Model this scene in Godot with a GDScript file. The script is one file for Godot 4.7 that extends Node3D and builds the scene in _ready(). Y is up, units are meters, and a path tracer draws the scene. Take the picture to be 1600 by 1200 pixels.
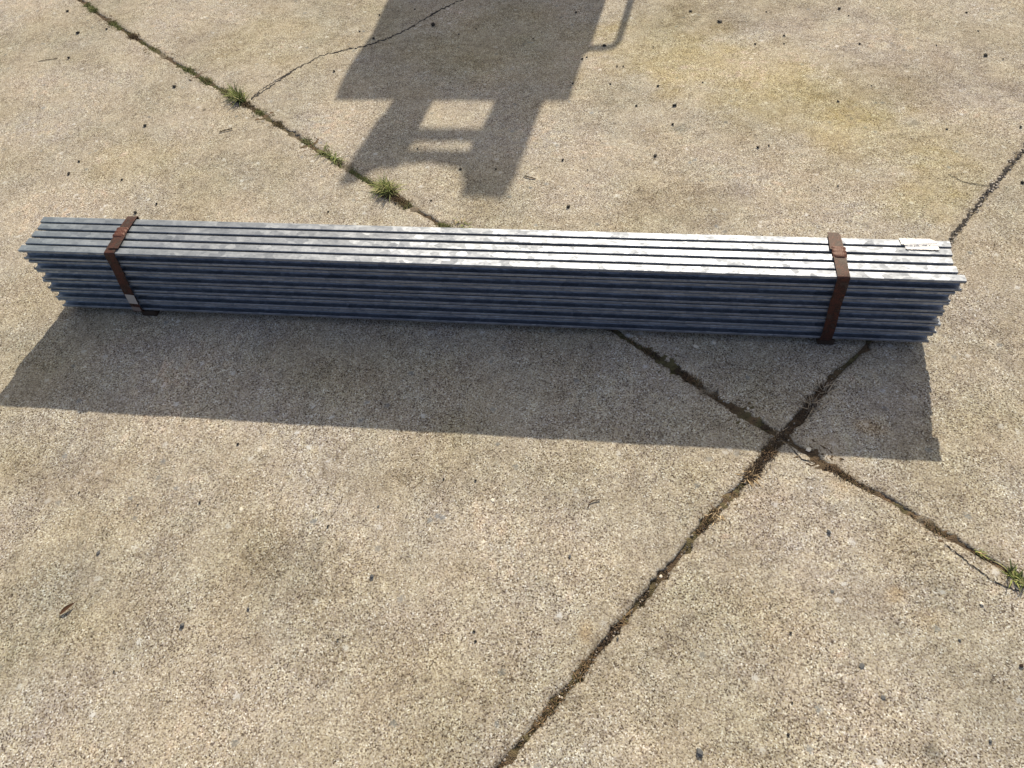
extends Node3D
# A strapped bundle of galvanised steel channels on an old concrete yard, low morning sun from behind.

const TH := 0.65253                 # heading of the mossy joint on the yard
const CROSS := Vector2(0.8187, 0.3678)  # where the two joints cross
const LEN := 2.4                    # bundle length
const DEEP := 0.1493
const TALL := 0.2220
const LIFT := 0.0253
const ROWS := 5
const TIERS := 6

var rng := RandomNumberGenerator.new()
var used := {}
var ua := Vector2(cos(TH), sin(TH))
var na := Vector2(-sin(TH), cos(TH))
var n_big := FastNoiseLite.new()
var n_mid := FastNoiseLite.new()
var n_fine := FastNoiseLite.new()
var n_hue := FastNoiseLite.new()
var n_edge := FastNoiseLite.new()
# (along the joint, offset, half width), metres, measured from the crossing
var JA := [
	Vector3(-6.5, 0.0, 0.012), Vector3(-3.745, -0.0036, 0.0114), Vector3(-3.480, 0.0109, 0.0109), Vector3(-2.905, 0.0152, 0.0099), Vector3(-2.612, 0.0090, 0.0090), Vector3(-2.255, 0.0043, 0.0103), Vector3(-2.039, 0.0074, 0.0096), Vector3(-1.694, 0.0101, 0.0103), Vector3(-1.456, 0.0091, 0.0098), Vector3(-1.244, 0.0028, 0.0095), Vector3(-0.489, -0.0026, 0.0091), Vector3(-0.306, 0.0018, 0.0106), Vector3(-0.162, 0.0110, 0.0112), Vector3(-0.037, 0.0086, 0.0126), Vector3(0.062, 0.0039, 0.0079), Vector3(0.178, 0.0064, 0.0085), Vector3(0.279, -0.0041, 0.0083), Vector3(0.355, 0.0000, 0.0106), Vector3(0.450, -0.0046, 0.0071), Vector3(0.553, -0.0106, 0.0077), Vector3(6.5, -0.01, 0.008)]
var JB := [
	Vector3(-6.5, -0.02, 0.006), Vector3(-1.474, -0.0197, 0.0057), Vector3(-1.261, -0.0137, 0.0053), Vector3(-1.108, -0.0088, 0.0051), Vector3(-0.897, -0.0073, 0.0058), Vector3(-0.372, 0.0071, 0.0069), Vector3(-0.233, -0.0021, 0.0105), Vector3(-0.103, -0.0000, 0.0179), Vector3(0.024, -0.0018, 0.0155), Vector3(0.152, 0.0012, 0.0113), Vector3(0.323, -0.0039, 0.0083), Vector3(0.471, 0.0014, 0.0085), Vector3(0.642, -0.0004, 0.0081), Vector3(0.863, 0.0061, 0.0074), Vector3(0.986, 0.0054, 0.0072), Vector3(6.5, 0.0, 0.008)]
# discoloured patches of the concrete: x, z, radius across, radius along, tint
var PATCHES := [
		[0.564, -1.456, 0.245, 0.256, 1.04, 1.02, 0.89],
		[0.822, -1.291, 0.301, 0.258, 1.04, 1.02, 0.89],
		[1.075, -1.098, 0.282, 0.218, 1.04, 1.02, 0.89],
		[1.275, -0.887, 0.224, 0.174, 1.04, 1.02, 0.89],
		[1.431, -0.681, 0.134, 0.116, 1.04, 1.02, 0.89],
		[1.338, -0.519, 0.148, 0.086, 1.04, 1.02, 0.89],
		[0.994, -0.790, 0.184, 0.106, 0.97, 0.95, 0.92],
		[-0.048, -1.484, 0.361, 0.290, 1.00, 0.99, 0.90],
		[-1.340, -0.657, 0.145, 0.158, 1.00, 0.99, 0.90],
		[-1.071, -1.542, 0.255, 0.218, 1.00, 0.99, 0.90],
		[1.027, 0.329, 0.039, 0.023, 1.02, 0.90, 0.74],
		[0.912, 0.391, 0.056, 0.029, 1.01, 0.95, 0.87],
		[0.943, 0.494, 0.034, 0.031, 1.02, 0.90, 0.74],
		[1.004, 0.752, 0.018, 0.016, 1.02, 0.90, 0.74],
		[1.053, 0.802, 0.035, 0.027, 1.01, 0.95, 0.87],
		[0.370, 0.883, 0.016, 0.024, 1.02, 0.90, 0.74],
		[0.834, 0.557, 0.098, 0.080, 0.84, 0.83, 0.84],
		[0.912, 0.760, 0.077, 0.056, 0.84, 0.83, 0.84],
		[0.926, -1.684, 0.324, 0.155, 0.84, 0.83, 0.84],
		[1.518, -1.249, 0.324, 0.252, 0.84, 0.83, 0.84],
		[1.175, 0.842, 0.132, 0.174, 0.88, 0.90, 0.90],
		[-0.830, 0.956, 0.116, 0.189, 0.88, 0.90, 0.90],
		[-0.297, 0.791, 0.116, 0.069, 0.86, 0.85, 0.84],
		[-0.919, 0.605, 0.149, 0.078, 0.86, 0.85, 0.84],
		[0.030, 0.569, 0.091, 0.051, 0.86, 0.85, 0.84],
		[0.726, 0.675, 0.068, 0.045, 0.86, 0.85, 0.84],
		[-0.006, 0.989, 0.143, 0.074, 0.97, 0.95, 0.92],
		[0.630, -0.494, 0.234, 0.092, 0.86, 0.85, 0.84],
		[1.411, -0.164, 0.133, 0.220, 0.86, 0.85, 0.84],
		[1.101, 0.232, 0.091, 0.118, 0.84, 0.83, 0.84],
		[-0.194, 0.550, 0.094, 0.071, 0.86, 0.85, 0.84],
		[-0.377, 0.984, 0.082, 0.080, 0.97, 0.95, 0.92],
		[0.609, -0.911, 0.028, 0.031, 0.55, 0.58, 0.62],
		[1.387, -0.964, 0.019, 0.027, 0.55, 0.58, 0.62],
		[1.008, 1.047, 0.011, 0.013, 0.55, 0.58, 0.62],
		[-0.601, 0.599, 0.064, 0.008, 1.12, 1.12, 1.14],
		[-1.375, -1.544, 0.174, 0.115, 0.86, 0.85, 0.84],
		[-0.587, -1.057, 0.149, 0.130, 1.06, 1.05, 1.03],
		[-0.382, 0.669, 0.092, 0.068, 1.06, 1.05, 1.03],
		[0.159, 0.626, 0.088, 0.064, 1.06, 1.05, 1.03],
		[0.778, 0.813, 0.077, 0.054, 1.06, 1.05, 1.03],
]
# loose stones: x, z, size, tone (0 black 1 grey 2 white 3 brown), set in the slab, label
var STONES := [
		[0.782, -1.664, 0.0280, 0, 0, "largest black stone chip at the far edge, right of the rail shadow"],
		[0.670, -1.753, 0.0157, 0, 0, "small black chip at the far edge between the rail shadow and the largest chip there"],
		[1.264, -1.765, 0.0225, 0, 0, "black oblong chip nearest the far edge, upper right on grey concrete"],
		[1.292, -1.706, 0.0098, 0, 0, "tiny black speck just below the oblong chip by the far edge"],
		[1.024, -1.548, 0.0146, 0, 0, "upper of two black chips stacked close together above the yellow stain"],
		[1.017, -1.484, 0.0096, 0, 0, "lower of two black chips stacked close together above the yellow stain"],
		[0.909, -1.484, 0.0145, 0, 0, "black chip at the upper edge of the yellow stain, left of the close pair"],
		[0.974, -1.743, 0.0102, 0, 0, "tiny dark speck at the far edge above the close pair of chips"],
		[1.298, -1.483, 0.0117, 0, 0, "lone small dark chip on grey concrete right of the close pair"],
		[1.743, -1.726, 0.0143, 0, 0, "dark chip near the far right corner of the yard"],
		[1.728, -1.397, 0.0200, 0, 0, "larger black chip on grey concrete towards the far right corner"],
		[1.782, -1.370, 0.0110, 0, 0, "small black chip just right of the larger chip towards the far right corner"],
		[1.749, -1.578, 0.0115, 0, 0, "small dark chip between the far right corner chip and the larger one below it"],
		[1.574, -1.472, 0.0092, 0, 0, "tiny dark speck left of the larger chip towards the far right corner"],
		[1.289, -1.188, 0.0110, 0, 0, "small black chip beyond the right part of the yellow stain"],
		[1.158, -1.083, 0.0109, 0, 0, "small black chip in the middle of the yellow stain"],
		[0.532, -1.178, 0.0140, 0, 0, "black chip on the left end of the yellow stain, directly above the biggest one"],
		[0.696, -1.205, 0.0116, 0, 0, "small black chip on the yellow stain right of the biggest one there"],
		[0.590, -1.051, 0.0226, 0, 0, "biggest black chip on the left end of the yellow stain"],
		[0.581, -0.930, 0.0154, 0, 0, "black chip lying on the edge of the grey cement blotch"],
		[0.520, -0.746, 0.0170, 0, 0, "elongated black chip right of the tall shadow, below the grey blotch"],
		[0.859, -0.801, 0.0188, 0, 0, "black chip below the yellow stain with a small speck beside it"],
		[0.896, -0.812, 0.0083, 0, 0, "small speck just right of the black chip below the yellow stain"],
		[1.484, -0.920, 0.0122, 0, 0, "black chip on grey concrete right of the yellow stain, beside a grey spot"],
		[1.719, -0.936, 0.0120, 0, 0, "black chip at the right margin above the broken joint"],
		[1.639, -0.635, 0.0168, 0, 0, "black chip at the right margin beside the broken joint"],
		[1.087, -0.602, 0.0078, 1, 0, "tiny grey chip beyond the right strap, below the yellow stain"],
		[0.517, -1.461, 0.0100, 0, 0, "tiny black speck right of the rail shadow corner"],
		[0.323, -1.472, 0.0304, 0, 0, "large black crumb inside the loop of the rail shadow"],
		[0.242, -1.369, 0.0125, 0, 0, "left of two black specks where the rail shadow joins the body shadow"],
		[0.259, -1.384, 0.0125, 0, 0, "right of two black specks where the rail shadow joins the body shadow"],
		[0.378, -1.317, 0.0122, 0, 0, "left of two black specks just below the rail shadow"],
		[0.402, -1.317, 0.0098, 0, 0, "right of two black specks just below the rail shadow"],
		[0.357, -1.190, 0.0119, 0, 0, "small black speck between the rail shadow and the neck of the tall shadow"],
		[0.454, -1.045, 0.0160, 0, 0, "black chip on sunlit concrete right of the shadow shoulder"],
		[0.216, -1.193, 0.0145, 0, 0, "black chip on the right edge of the tall shadow"],
		[0.211, -0.713, 0.0130, 0, 0, "black chip on sunlit concrete right of the lower tall shadow"],
		[0.297, -0.662, 0.0085, 0, 0, "tiny dark speck right of the chip near the lower tall shadow"],
		[0.246, -0.468, 0.0182, 0, 0, "black crumpled chip midway between the tall shadow and the bundle"],
		[-0.511, -1.788, 0.0115, 0, 0, "small black chip inside the tall shadow at the far edge above the crack"],
		[-0.658, -1.738, 0.0144, 0, 0, "small dark chip on the left edge of the tall shadow at the far edge"],
		[-0.712, -1.593, 0.0141, 0, 0, "small dark chip just left of the tall shadow above the crack"],
		[-0.637, -1.534, 0.0166, 0, 0, "dark chip on the crack where the tall shadow begins"],
		[-0.403, -1.645, 0.0277, 0, 0, "larger black chip in the tall shadow just below the crack"],
		[-0.280, -1.568, 0.0135, 0, 0, "small black chip in the tall shadow right of the larger one"],
		[-0.213, -1.611, 0.0109, 0, 0, "tiny black speck in the middle of the tall shadow near the far edge"],
		[0.033, -1.529, 0.0105, 0, 0, "tiny black speck right of centre in the tall shadow"],
		[0.195, -1.749, 0.0162, 0, 0, "black chip in the tall shadow near its right edge at the far side"],
		[-0.302, -0.766, 0.0114, 0, 0, "dark speck in the slit of light across the tall shadow"],
		[-0.130, -0.653, 0.0132, 0, 0, "black chip at the arched lower edge of the tall shadow"],
		[-0.010, -0.657, 0.0109, 0, 0, "black chip within the right leg of the tall shadow"],
		[-0.740, -1.276, 0.0132, 0, 0, "dark speck left of the tall shadow below the crack"],
		[-0.201, -0.484, 0.0106, 0, 0, "dark chip right of the big grass tuft at the shadow tip"],
		[-0.531, -0.417, 0.0107, 0, 0, "dark chip between the mossy joint and the back of the bundle"],
		[-0.316, -0.464, 0.0128, 0, 0, "dark chip directly below the big grass tuft at the shadow tip"],
		[-2.005, -1.593, 0.0216, 0, 0, "black chip left of the mossy joint near the far left corner"],
		[-2.159, -1.796, 0.0162, 0, 0, "black speck at the far left edge left of the mossy joint start"],
		[-1.883, -1.626, 0.0154, 0, 0, "black speck close beside the mossy joint near its far end"],
		[-1.369, -1.158, 0.0217, 0, 0, "black chip halfway along the mossy joint, left of it"],
		[-1.939, -1.379, 0.0207, 0, 0, "black chip with a fine dark line at the left margin"],
		[-1.375, -0.887, 0.0179, 0, 0, "black elongated chip below the halfway chip, left of the small twig"],
		[-1.530, -0.659, 0.0148, 0, 0, "upper of two black chips beyond the left end of the bundle"],
		[-1.533, -0.588, 0.0170, 0, 0, "lower of two black chips beyond the left end of the bundle"],
		[-1.318, -0.561, 0.0119, 0, 0, "dark chip beyond the left strap on a yellowish patch"],
		[-1.135, -0.435, 0.0136, 0, 0, "dark chip just beyond the bundle right of the left strap"],
		[-1.189, -0.386, 0.0135, 0, 0, "small black chip touching the bundle back edge at the left strap"],
		[-1.184, -1.001, 0.0103, 0, 0, "tiny dark speck left of the far grass tuft"],
		[-0.521, 0.489, 0.0133, 0, 0, "dark grey chip in sunlight just in front of the bundle shadow"],
		[-0.746, 0.804, 0.0122, 1, 0, "dark grey stone with a pale edge, front left quarter of the yard"],
		[-0.483, 0.950, 0.0155, 1, 0, "dark grey pointed stone in the front left quarter with a pale side"],
		[-0.352, 0.902, 0.0113, 1, 0, "grey and white stone right of the pointed stone, front left"],
		[-0.557, 0.659, 0.0094, 0, 0, "small dark chip right of the pale scratch in front of the bundle"],
		[-0.707, 0.676, 0.0079, 0, 0, "small dark chip left of the pale scratch in front of the bundle"],
		[-0.869, 0.655, 0.0081, 0, 0, "small dark chip in front of the bundle near the left margin"],
		[-0.590, 1.055, 0.0068, 0, 0, "small dark chip below the brown dry leaf, front left"],
		[-0.502, 1.212, 0.0101, 2, 0, "white chip at the near left edge of the yard"],
		[-0.100, 0.807, 0.0142, 1, 0, "dark grey upright stone in the middle of the front slab"],
		[-0.230, 0.695, 0.0090, 0, 0, "small black chip up and left of the upright grey stone"],
		[0.016, 0.550, 0.0077, 0, 0, "left of two dark chips in front of the middle of the bundle"],
		[0.093, 0.548, 0.0122, 0, 0, "right of two dark chips in front of the middle of the bundle"],
		[0.141, 0.906, 0.0107, 0, 0, "upper of two dark purple chips on the front slab left of the open joint"],
		[0.147, 0.926, 0.0092, 0, 0, "lower of two dark purple chips on the front slab left of the open joint"],
		[-0.125, 0.634, 0.0091, 1, 1, "small grey chip beside a pale fleck on the front slab"],
		[-0.140, 0.949, 0.0068, 0, 0, "small brownish black chip low on the front slab"],
		[0.141, 0.598, 0.0164, 2, 1, "larger white fleck set in the front slab"],
		[0.133, 0.704, 0.0129, 2, 1, "smaller white fleck below the larger one in the front slab"],
		[0.887, 0.619, 0.0164, 1, 0, "square dark grey stone right of the open joint below the crossing"],
		[0.780, 0.851, 0.0088, 0, 0, "black chip right of the open joint, below the square stone"],
		[0.908, 0.904, 0.0146, 1, 1, "flat grey stone set in the near right slab"],
		[0.768, 0.987, 0.0072, 0, 0, "upper of two black chips low on the near right slab"],
		[0.754, 1.045, 0.0094, 0, 0, "lower of two black chips low on the near right slab"],
		[1.104, 0.837, 0.0098, 1, 0, "dark grey chip towards the right margin of the near right slab"],
		[1.165, 0.757, 0.0100, 2, 0, "bright white chip below the right grass tuft"],
		[1.206, 0.877, 0.0155, 3, 0, "dark brown lump at the right margin of the near slab"],
		[1.113, 1.021, 0.0090, 1, 0, "grey and white chip in the near right corner"],
		[0.938, 0.961, 0.0154, 1, 1, "flat bluish grey stone flush in the near right slab"],
		[0.874, 0.755, 0.0117, 1, 1, "flat grey stone flush in the slab below the square stone"],
		[0.591, 1.092, 0.0199, 1, 0, "largest grey and white stone, at the near edge right of the open joint"],
		[0.523, 0.753, 0.0095, 2, 0, "round white pebble lying on the open joint"],
		[0.326, 1.018, 0.0062, 2, 0, "tiny white pebble on the lower part of the open joint"],
		[0.266, 1.136, 0.0060, 2, 0, "tiny pale pebble where the open joint leaves at the near edge"],
		[0.327, 0.722, 0.0126, 1, 0, "flat bluish grey stone left of the open joint"],
		[0.435, 0.894, 0.0078, 1, 0, "grey chip close on the right of the open joint halfway down"],
		[0.964, 0.577, 0.0124, 2, 1, "white fleck between the square stone and the right joint"],
		[0.621, 0.095, 0.0151, 2, 1, "left of two pale flecks in the bundle shadow"],
		[0.670, 0.080, 0.0167, 2, 1, "right of two pale flecks in the bundle shadow"],
		[0.871, 0.405, 0.0177, 2, 0, "pale broken flake of concrete beside the joint crossing"],
		[-0.450, 0.668, 0.0155, 2, 1, "white fleck set in the slab in front of the left strap"],
]


# ---------------------------------------------------------------- helpers
func numbered(called: String) -> String:
	if not used.has(called):
		used[called] = 0
		return called
	used[called] += 1
	return "%s_%03d" % [called, used[called]]


func tag(o: Node, label: String, category: String, group := "", kind := "") -> void:
	if label:
		o.set_meta("label", label)
	if category:
		o.set_meta("category", category)
	if group:
		o.set_meta("group", group)
	if kind:
		o.set_meta("kind", kind)


func put(called: String, mesh: Mesh, mat: Material, parent: Node = null) -> MeshInstance3D:
	var o := MeshInstance3D.new()
	o.mesh = mesh
	o.material_override = mat
	o.cast_shadow = GeometryInstance3D.SHADOW_CASTING_SETTING_ON
	if parent == null:
		o.name = numbered(called)
		add_child(o, true)
	else:
		o.name = called
		parent.add_child(o, true)
	return o


func base(called: String, at: Vector3, turn := 0.0) -> Node3D:
	var o := Node3D.new()
	o.name = numbered(called)
	add_child(o, true)
	o.position = at
	o.rotation.y = turn
	return o


func made(v: PackedVector3Array, ix: PackedInt32Array, col := PackedColorArray(), uv := PackedVector2Array(), smooth := true, uv2 := PackedVector2Array()) -> ArrayMesh:
	var a := []
	a.resize(Mesh.ARRAY_MAX)
	a[Mesh.ARRAY_VERTEX] = v
	a[Mesh.ARRAY_INDEX] = ix
	if col.size():
		a[Mesh.ARRAY_COLOR] = col
	if uv.size():
		a[Mesh.ARRAY_TEX_UV] = uv
	if uv2.size():
		a[Mesh.ARRAY_TEX_UV2] = uv2
	var st := SurfaceTool.new()
	st.create_from_arrays(a)
	if not smooth:
		st.deindex()
	st.generate_normals()
	return st.commit()


func bx(st: SurfaceTool, at: Vector3, size: Vector3, bevel := 0.004, turned := Basis()) -> void:
	# a box with chamfered edges, wound clockwise
	var h := size * 0.5
	var b := minf(bevel, minf(h.x, minf(h.y, h.z)) * 0.6)
	var faces := []
	for ax in 3:
		for sg in [-1.0, 1.0]:
			var u := (ax + 1) % 3
			var w := (ax + 2) % 3
			var q := []
			for k in [[-1, -1], [1, -1], [1, 1], [-1, 1]]:
				var p := Vector3()
				p[ax] = sg * h[ax]
				p[u] = k[0] * (h[u] - b)
				p[w] = k[1] * (h[w] - b)
				q.append(p)
			faces.append(q)
	for ax in 3:
		var u := (ax + 1) % 3
		var w := (ax + 2) % 3
		for su in [-1.0, 1.0]:
			for sw in [-1.0, 1.0]:
				var q := []
				for k in [[-1, 0], [1, 0], [1, 1], [-1, 1]]:
					var p := Vector3()
					p[ax] = k[0] * (h[ax] - b)
					p[u] = su * (h[u] - (b if k[1] == 1 else 0.0))
					p[w] = sw * (h[w] - (b if k[1] == 0 else 0.0))
					q.append(p)
				faces.append(q)
	for sx in [-1.0, 1.0]:
		for sy in [-1.0, 1.0]:
			for sz in [-1.0, 1.0]:
				faces.append([Vector3(sx * h.x, sy * (h.y - b), sz * (h.z - b)), Vector3(sx * (h.x - b), sy * h.y, sz * (h.z - b)), Vector3(sx * (h.x - b), sy * (h.y - b), sz * h.z)])
	for q in faces:
		var nrm: Vector3 = (q[1] - q[0]).cross(q[2] - q[0])
		var mid := Vector3()
		for p in q:
			mid += p
		var flip := nrm.dot(mid) > 0.0
		for t in range(1, q.size() - 1):
			var tri := [q[0], q[t + 1], q[t]] if flip else [q[0], q[t], q[t + 1]]
			for p in tri:
				st.set_smooth_group(-1)
				st.add_vertex(at + turned * p)


func tri_st() -> SurfaceTool:
	var st := SurfaceTool.new()
	st.begin(Mesh.PRIMITIVE_TRIANGLES)
	return st


func done(st: SurfaceTool) -> ArrayMesh:
	st.generate_normals()
	return st.commit()


func tube(path: Array, r: float, sides := 10) -> ArrayMesh:
	var v := PackedVector3Array()
	var ix := PackedInt32Array()
	for i in path.size():
		var d: Vector3 = (path[mini(i + 1, path.size() - 1)] - path[maxi(i - 1, 0)]).normalized()
		var s := d.cross(Vector3(0.31, 0.2, 0.93)).normalized()
		var t := d.cross(s)
		for k in sides:
			var a := TAU * k / sides
			v.append(path[i] + (s * cos(a) + t * sin(a)) * r)
	for i in path.size() - 1:
		for k in sides:
			var a := i * sides + k
			var b := i * sides + (k + 1) % sides
			ix.append_array([a, b, a + sides, b, b + sides, a + sides])
	return made(v, ix)


func plain(c: Color, rough: float, metal := 0.0) -> StandardMaterial3D:
	var m := StandardMaterial3D.new()
	m.albedo_color = c
	m.roughness = rough
	m.metallic = metal
	return m


func tinted(rough: float) -> StandardMaterial3D:
	var m := StandardMaterial3D.new()
	m.vertex_color_use_as_albedo = true
	m.roughness = rough
	return m


func noise(kind: int, freq: float, sd: int, oct := 3) -> FastNoiseLite:
	var n := FastNoiseLite.new()
	n.noise_type = kind
	n.frequency = freq
	n.seed = sd
	if oct > 1:
		n.fractal_type = FastNoiseLite.FRACTAL_FBM
		n.fractal_octaves = oct
	else:
		n.fractal_type = FastNoiseLite.FRACTAL_NONE
	return n


func cells(freq: float, sd: int, ret: int) -> FastNoiseLite:
	var n := noise(FastNoiseLite.TYPE_CELLULAR, freq, sd, 1)
	n.cellular_return_type = ret
	n.cellular_jitter = 1.0
	return n


func joint(list: Array, s: float) -> Vector2:
	# (offset, half width) of a joint at a distance along it
	for i in range(1, list.size()):
		if s <= list[i].x:
			var f := smoothstep(0.0, 1.0, (s - list[i - 1].x) / (list[i].x - list[i - 1].x))
			return Vector2(lerpf(list[i - 1].y, list[i].y, f), lerpf(list[i - 1].z, list[i].z, f))
	return Vector2(list[-1].y, list[-1].z)


func edge(list: Array, s: float, side: float) -> float:
	# the worn edge of a slab at that joint: wavy, chipped
	var j := joint(list, s)
	var w := j.y * ((0.46 if s < -0.9 else 0.5) if list.size() > 18 else (0.38 if s < -0.5 else 0.58)) * (1.0 + 0.45 * n_edge.get_noise_2d(s * 9.0, side * 50.0 + list.size()))
	var chip := maxf(0.0, n_edge.get_noise_2d(s * 30.0, side * 20.0 + list.size() * 3.0) - 0.18) * 0.036
	return j.x + side * (maxf(w, 0.002) + chip)


func yard(along: float, across: float) -> Vector2:
	return CROSS + ua * along + na * across


func concrete_tint(p: Vector2, from_edge: float) -> Color:
	var big := n_big.get_noise_2d(p.x, p.y)
	var mid := n_mid.get_noise_2d(p.x, p.y)
	var fine := n_fine.get_noise_2d(p.x, p.y)
	var hue := n_hue.get_noise_2d(p.x, p.y)
	var l := 0.85 * (1.0 + 0.22 * big + 0.16 * mid + 0.30 * fine)
	var c := Vector3(l * (0.90 + 0.03 * hue - 0.03 * mid), l * 0.985, l * (1.0 - 0.08 * hue + 0.09 * big))
	var wob := 1.0 + 0.9 * mid + 0.5 * fine
	for b in PATCHES:
		var dx: float = (p.x - b[0]) / b[2]
		var dz: float = (p.y - b[1]) / b[3]
		var d := dx * dx + dz * dz
		if d < 3.0:
			var w := (1.0 - smoothstep(0.15, 1.9, d + 1.1 * (wob - 1.0)))
			c *= Vector3.ONE.lerp(Vector3(b[4], b[5], b[6]), clampf(w, 0.0, 1.0))
	# smoother, greyer band that the edging tool left along the joints, darkened by dirt right at the edge
	var band := 1.0 - smoothstep(0.012, 0.032, from_edge + 0.012 * fine)
	var grey := (c.x + c.y + c.z) / 3.0
	c = c.lerp(Vector3(grey * 0.90, grey * 0.965, grey * 0.965), 0.7 * band)
	c *= 1.0 - 0.35 * (1.0 - smoothstep(0.0, 0.010, from_edge + 0.004 * mid))
	return Color(minf(c.x, 1.0), minf(c.y, 1.0), minf(c.z, 1.0))


func slab(su: float, sn: float) -> ArrayMesh:
	# one quarter of the yard: su, sn = which side of either joint
	var steps := PackedFloat32Array([-1.0, 0.0, 0.003, 0.008])
	var at := 0.018
	while at < 4.2:
		steps.append(at)
		at += 0.0135 if at < 2.0 else 0.016
	while at < 7.0:
		steps.append(at)
		at += 0.25
	var nu := steps.size()
	var far_n := 2.6 if sn < 0.0 else 1.9
	var far_u := 4.2 if su < 0.0 else 1.2
	var us := PackedFloat32Array()
	var ns := PackedFloat32Array()
	for k in nu:
		var s := steps[k]
		if s < far_u or us.size() == 0 or s - us[-1] > 0.24:
			us.append(s)
		if s < far_n or ns.size() == 0 or s - ns[-1] > 0.24:
			ns.append(s)
	var v := PackedVector3Array()
	var col := PackedColorArray()
	var uv := PackedVector2Array()
	var uv2 := PackedVector2Array()
	var ix := PackedInt32Array()
	for i in us.size():
		var du := maxf(us[i], 0.0)
		for j in ns.size():
			var dn := maxf(ns[j], 0.0)
			var along := su * du
			var across := sn * dn
			along += edge(JB, across, su) * exp(-du * 9.0)
			across += edge(JA, su * du, sn) * exp(-dn * 9.0)
			var p := yard(along, across)
			var near := minf(du, dn)
			var y := 0.0016 * n_mid.get_noise_2d(p.x * 0.6, p.y * 0.6) + 0.0008 * n_fine.get_noise_2d(p.x, p.y)
			y *= smoothstep(0.0, 0.03, near)
			if us[i] < 0.0 or ns[j] < 0.0:
				y = -0.10
			else:
				y -= 0.004 * exp(-near * 260.0)
			v.append(Vector3(p.x, y, p.y))
			uv.append(p)
			uv2.append(p / 6.4 + Vector2(0.5, 0.5))
			col.append(concrete_tint(p, near))
	var w := ns.size()
	for i in us.size() - 1:
		for j in w - 1:
			var a := i * w + j
			if su * sn > 0.0:
				ix.append_array([a, a + w, a + 1, a + 1, a + w, a + w + 1])
			else:
				ix.append_array([a, a + 1, a + w, a + 1, a + w + 1, a + w])
	return made(v, ix, col, uv, true, uv2)


func ramp(points: Array) -> PackedByteArray:
	# 256 sRGB triples from [[share, Color], ...] with hard steps between the classes of grain
	var out := PackedByteArray()
	out.resize(768)
	for i in 256:
		var f := i / 255.0
		var c: Color = points[-1][1]
		for k in range(1, points.size()):
			if f <= points[k][0]:
				c = points[k - 1][1].lerp(points[k][1], (f - points[k - 1][0]) / maxf(points[k][0] - points[k - 1][0], 1e-4))
				break
		out[i * 3] = int(c.r * 255.0)
		out[i * 3 + 1] = int(c.g * 255.0)
		out[i * 3 + 2] = int(c.b * 255.0)
	return out


func picture(img: Image) -> ImageTexture:
	img.generate_mipmaps()
	return ImageTexture.create_from_image(img)


func sand_textures(size: int, texel: float, sd: int) -> Array:
	# exposed sand: every grain a cell of its own tone, dark pits between, a few larger stones
	var grain := cells(texel / 0.0026, sd, FastNoiseLite.RETURN_CELL_VALUE).get_image(size, size, false, false, false).get_data()
	var hump := cells(texel / 0.0026, sd, FastNoiseLite.RETURN_DISTANCE).get_image(size, size, false, false, true).get_data()
	var pit := noise(FastNoiseLite.TYPE_SIMPLEX_SMOOTH, texel / 0.0054, sd + 2, 2).get_image(size, size, false, false, true).get_data()
	var stone := cells(texel / 0.026, sd + 3, FastNoiseLite.RETURN_CELL_VALUE).get_image(size, size, false, false, false).get_data()
	var stone_d := cells(texel / 0.026, sd + 3, FastNoiseLite.RETURN_DISTANCE).get_image(size, size, false, false, true).get_data()
	var lut := ramp([[0.0, Color(0.36, 0.31, 0.26)], [0.08, Color(0.47, 0.42, 0.37)], [0.18, Color(0.64, 0.58, 0.48)], [0.32, Color(0.68, 0.63, 0.58)], [0.45, Color(0.73, 0.675, 0.57)], [0.6, Color(0.77, 0.715, 0.60)], [0.72, Color(0.74, 0.69, 0.62)], [0.85, Color(0.83, 0.78, 0.67)], [0.94, Color(0.90, 0.86, 0.765)], [1.0, Color(0.96, 0.94, 0.88)]])
	var albedo := PackedByteArray()
	albedo.resize(size * size * 3)
	var height := PackedByteArray()
	height.resize(size * size)
	for i in size * size:
		var g := grain[i] * 3
		var p := pit[i]
		var h := 230 - (hump[i] >> 1)
		var r := lut[g]
		var gg := lut[g + 1]
		var b := lut[g + 2]
		if p < 92:
			var k := maxi(p - 30, 8)       # 8 .. 62: dirt that fills the pits
			r = r * (k + 40) / 102
			gg = gg * (k + 34) / 99
			b = b * (k + 26) / 94
			h -= (92 - p) * 2
		if stone[i] > 251 and stone_d[i] + (pit[i] >> 1) < 118:
			var t := 116 + (grain[i] >> 3) + (stone[i] - 251) * 8
			r = t
			gg = t - 5
			b = t - 16
			h = 215
		elif stone[i] < 4 and stone_d[i] + (pit[i] >> 1) < 112:
			r = 214
			gg = 206
			b = 190
			h = 225
		albedo[i * 3] = r
		albedo[i * 3 + 1] = gg
		albedo[i * 3 + 2] = mini(255, b * 273 / 256)
		height[i] = clampi(h, 0, 255)
	return [picture(Image.create_from_data(size, size, false, Image.FORMAT_RGB8, albedo)), picture(Image.create_from_data(size, size, false, Image.FORMAT_L8, height))]


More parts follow.
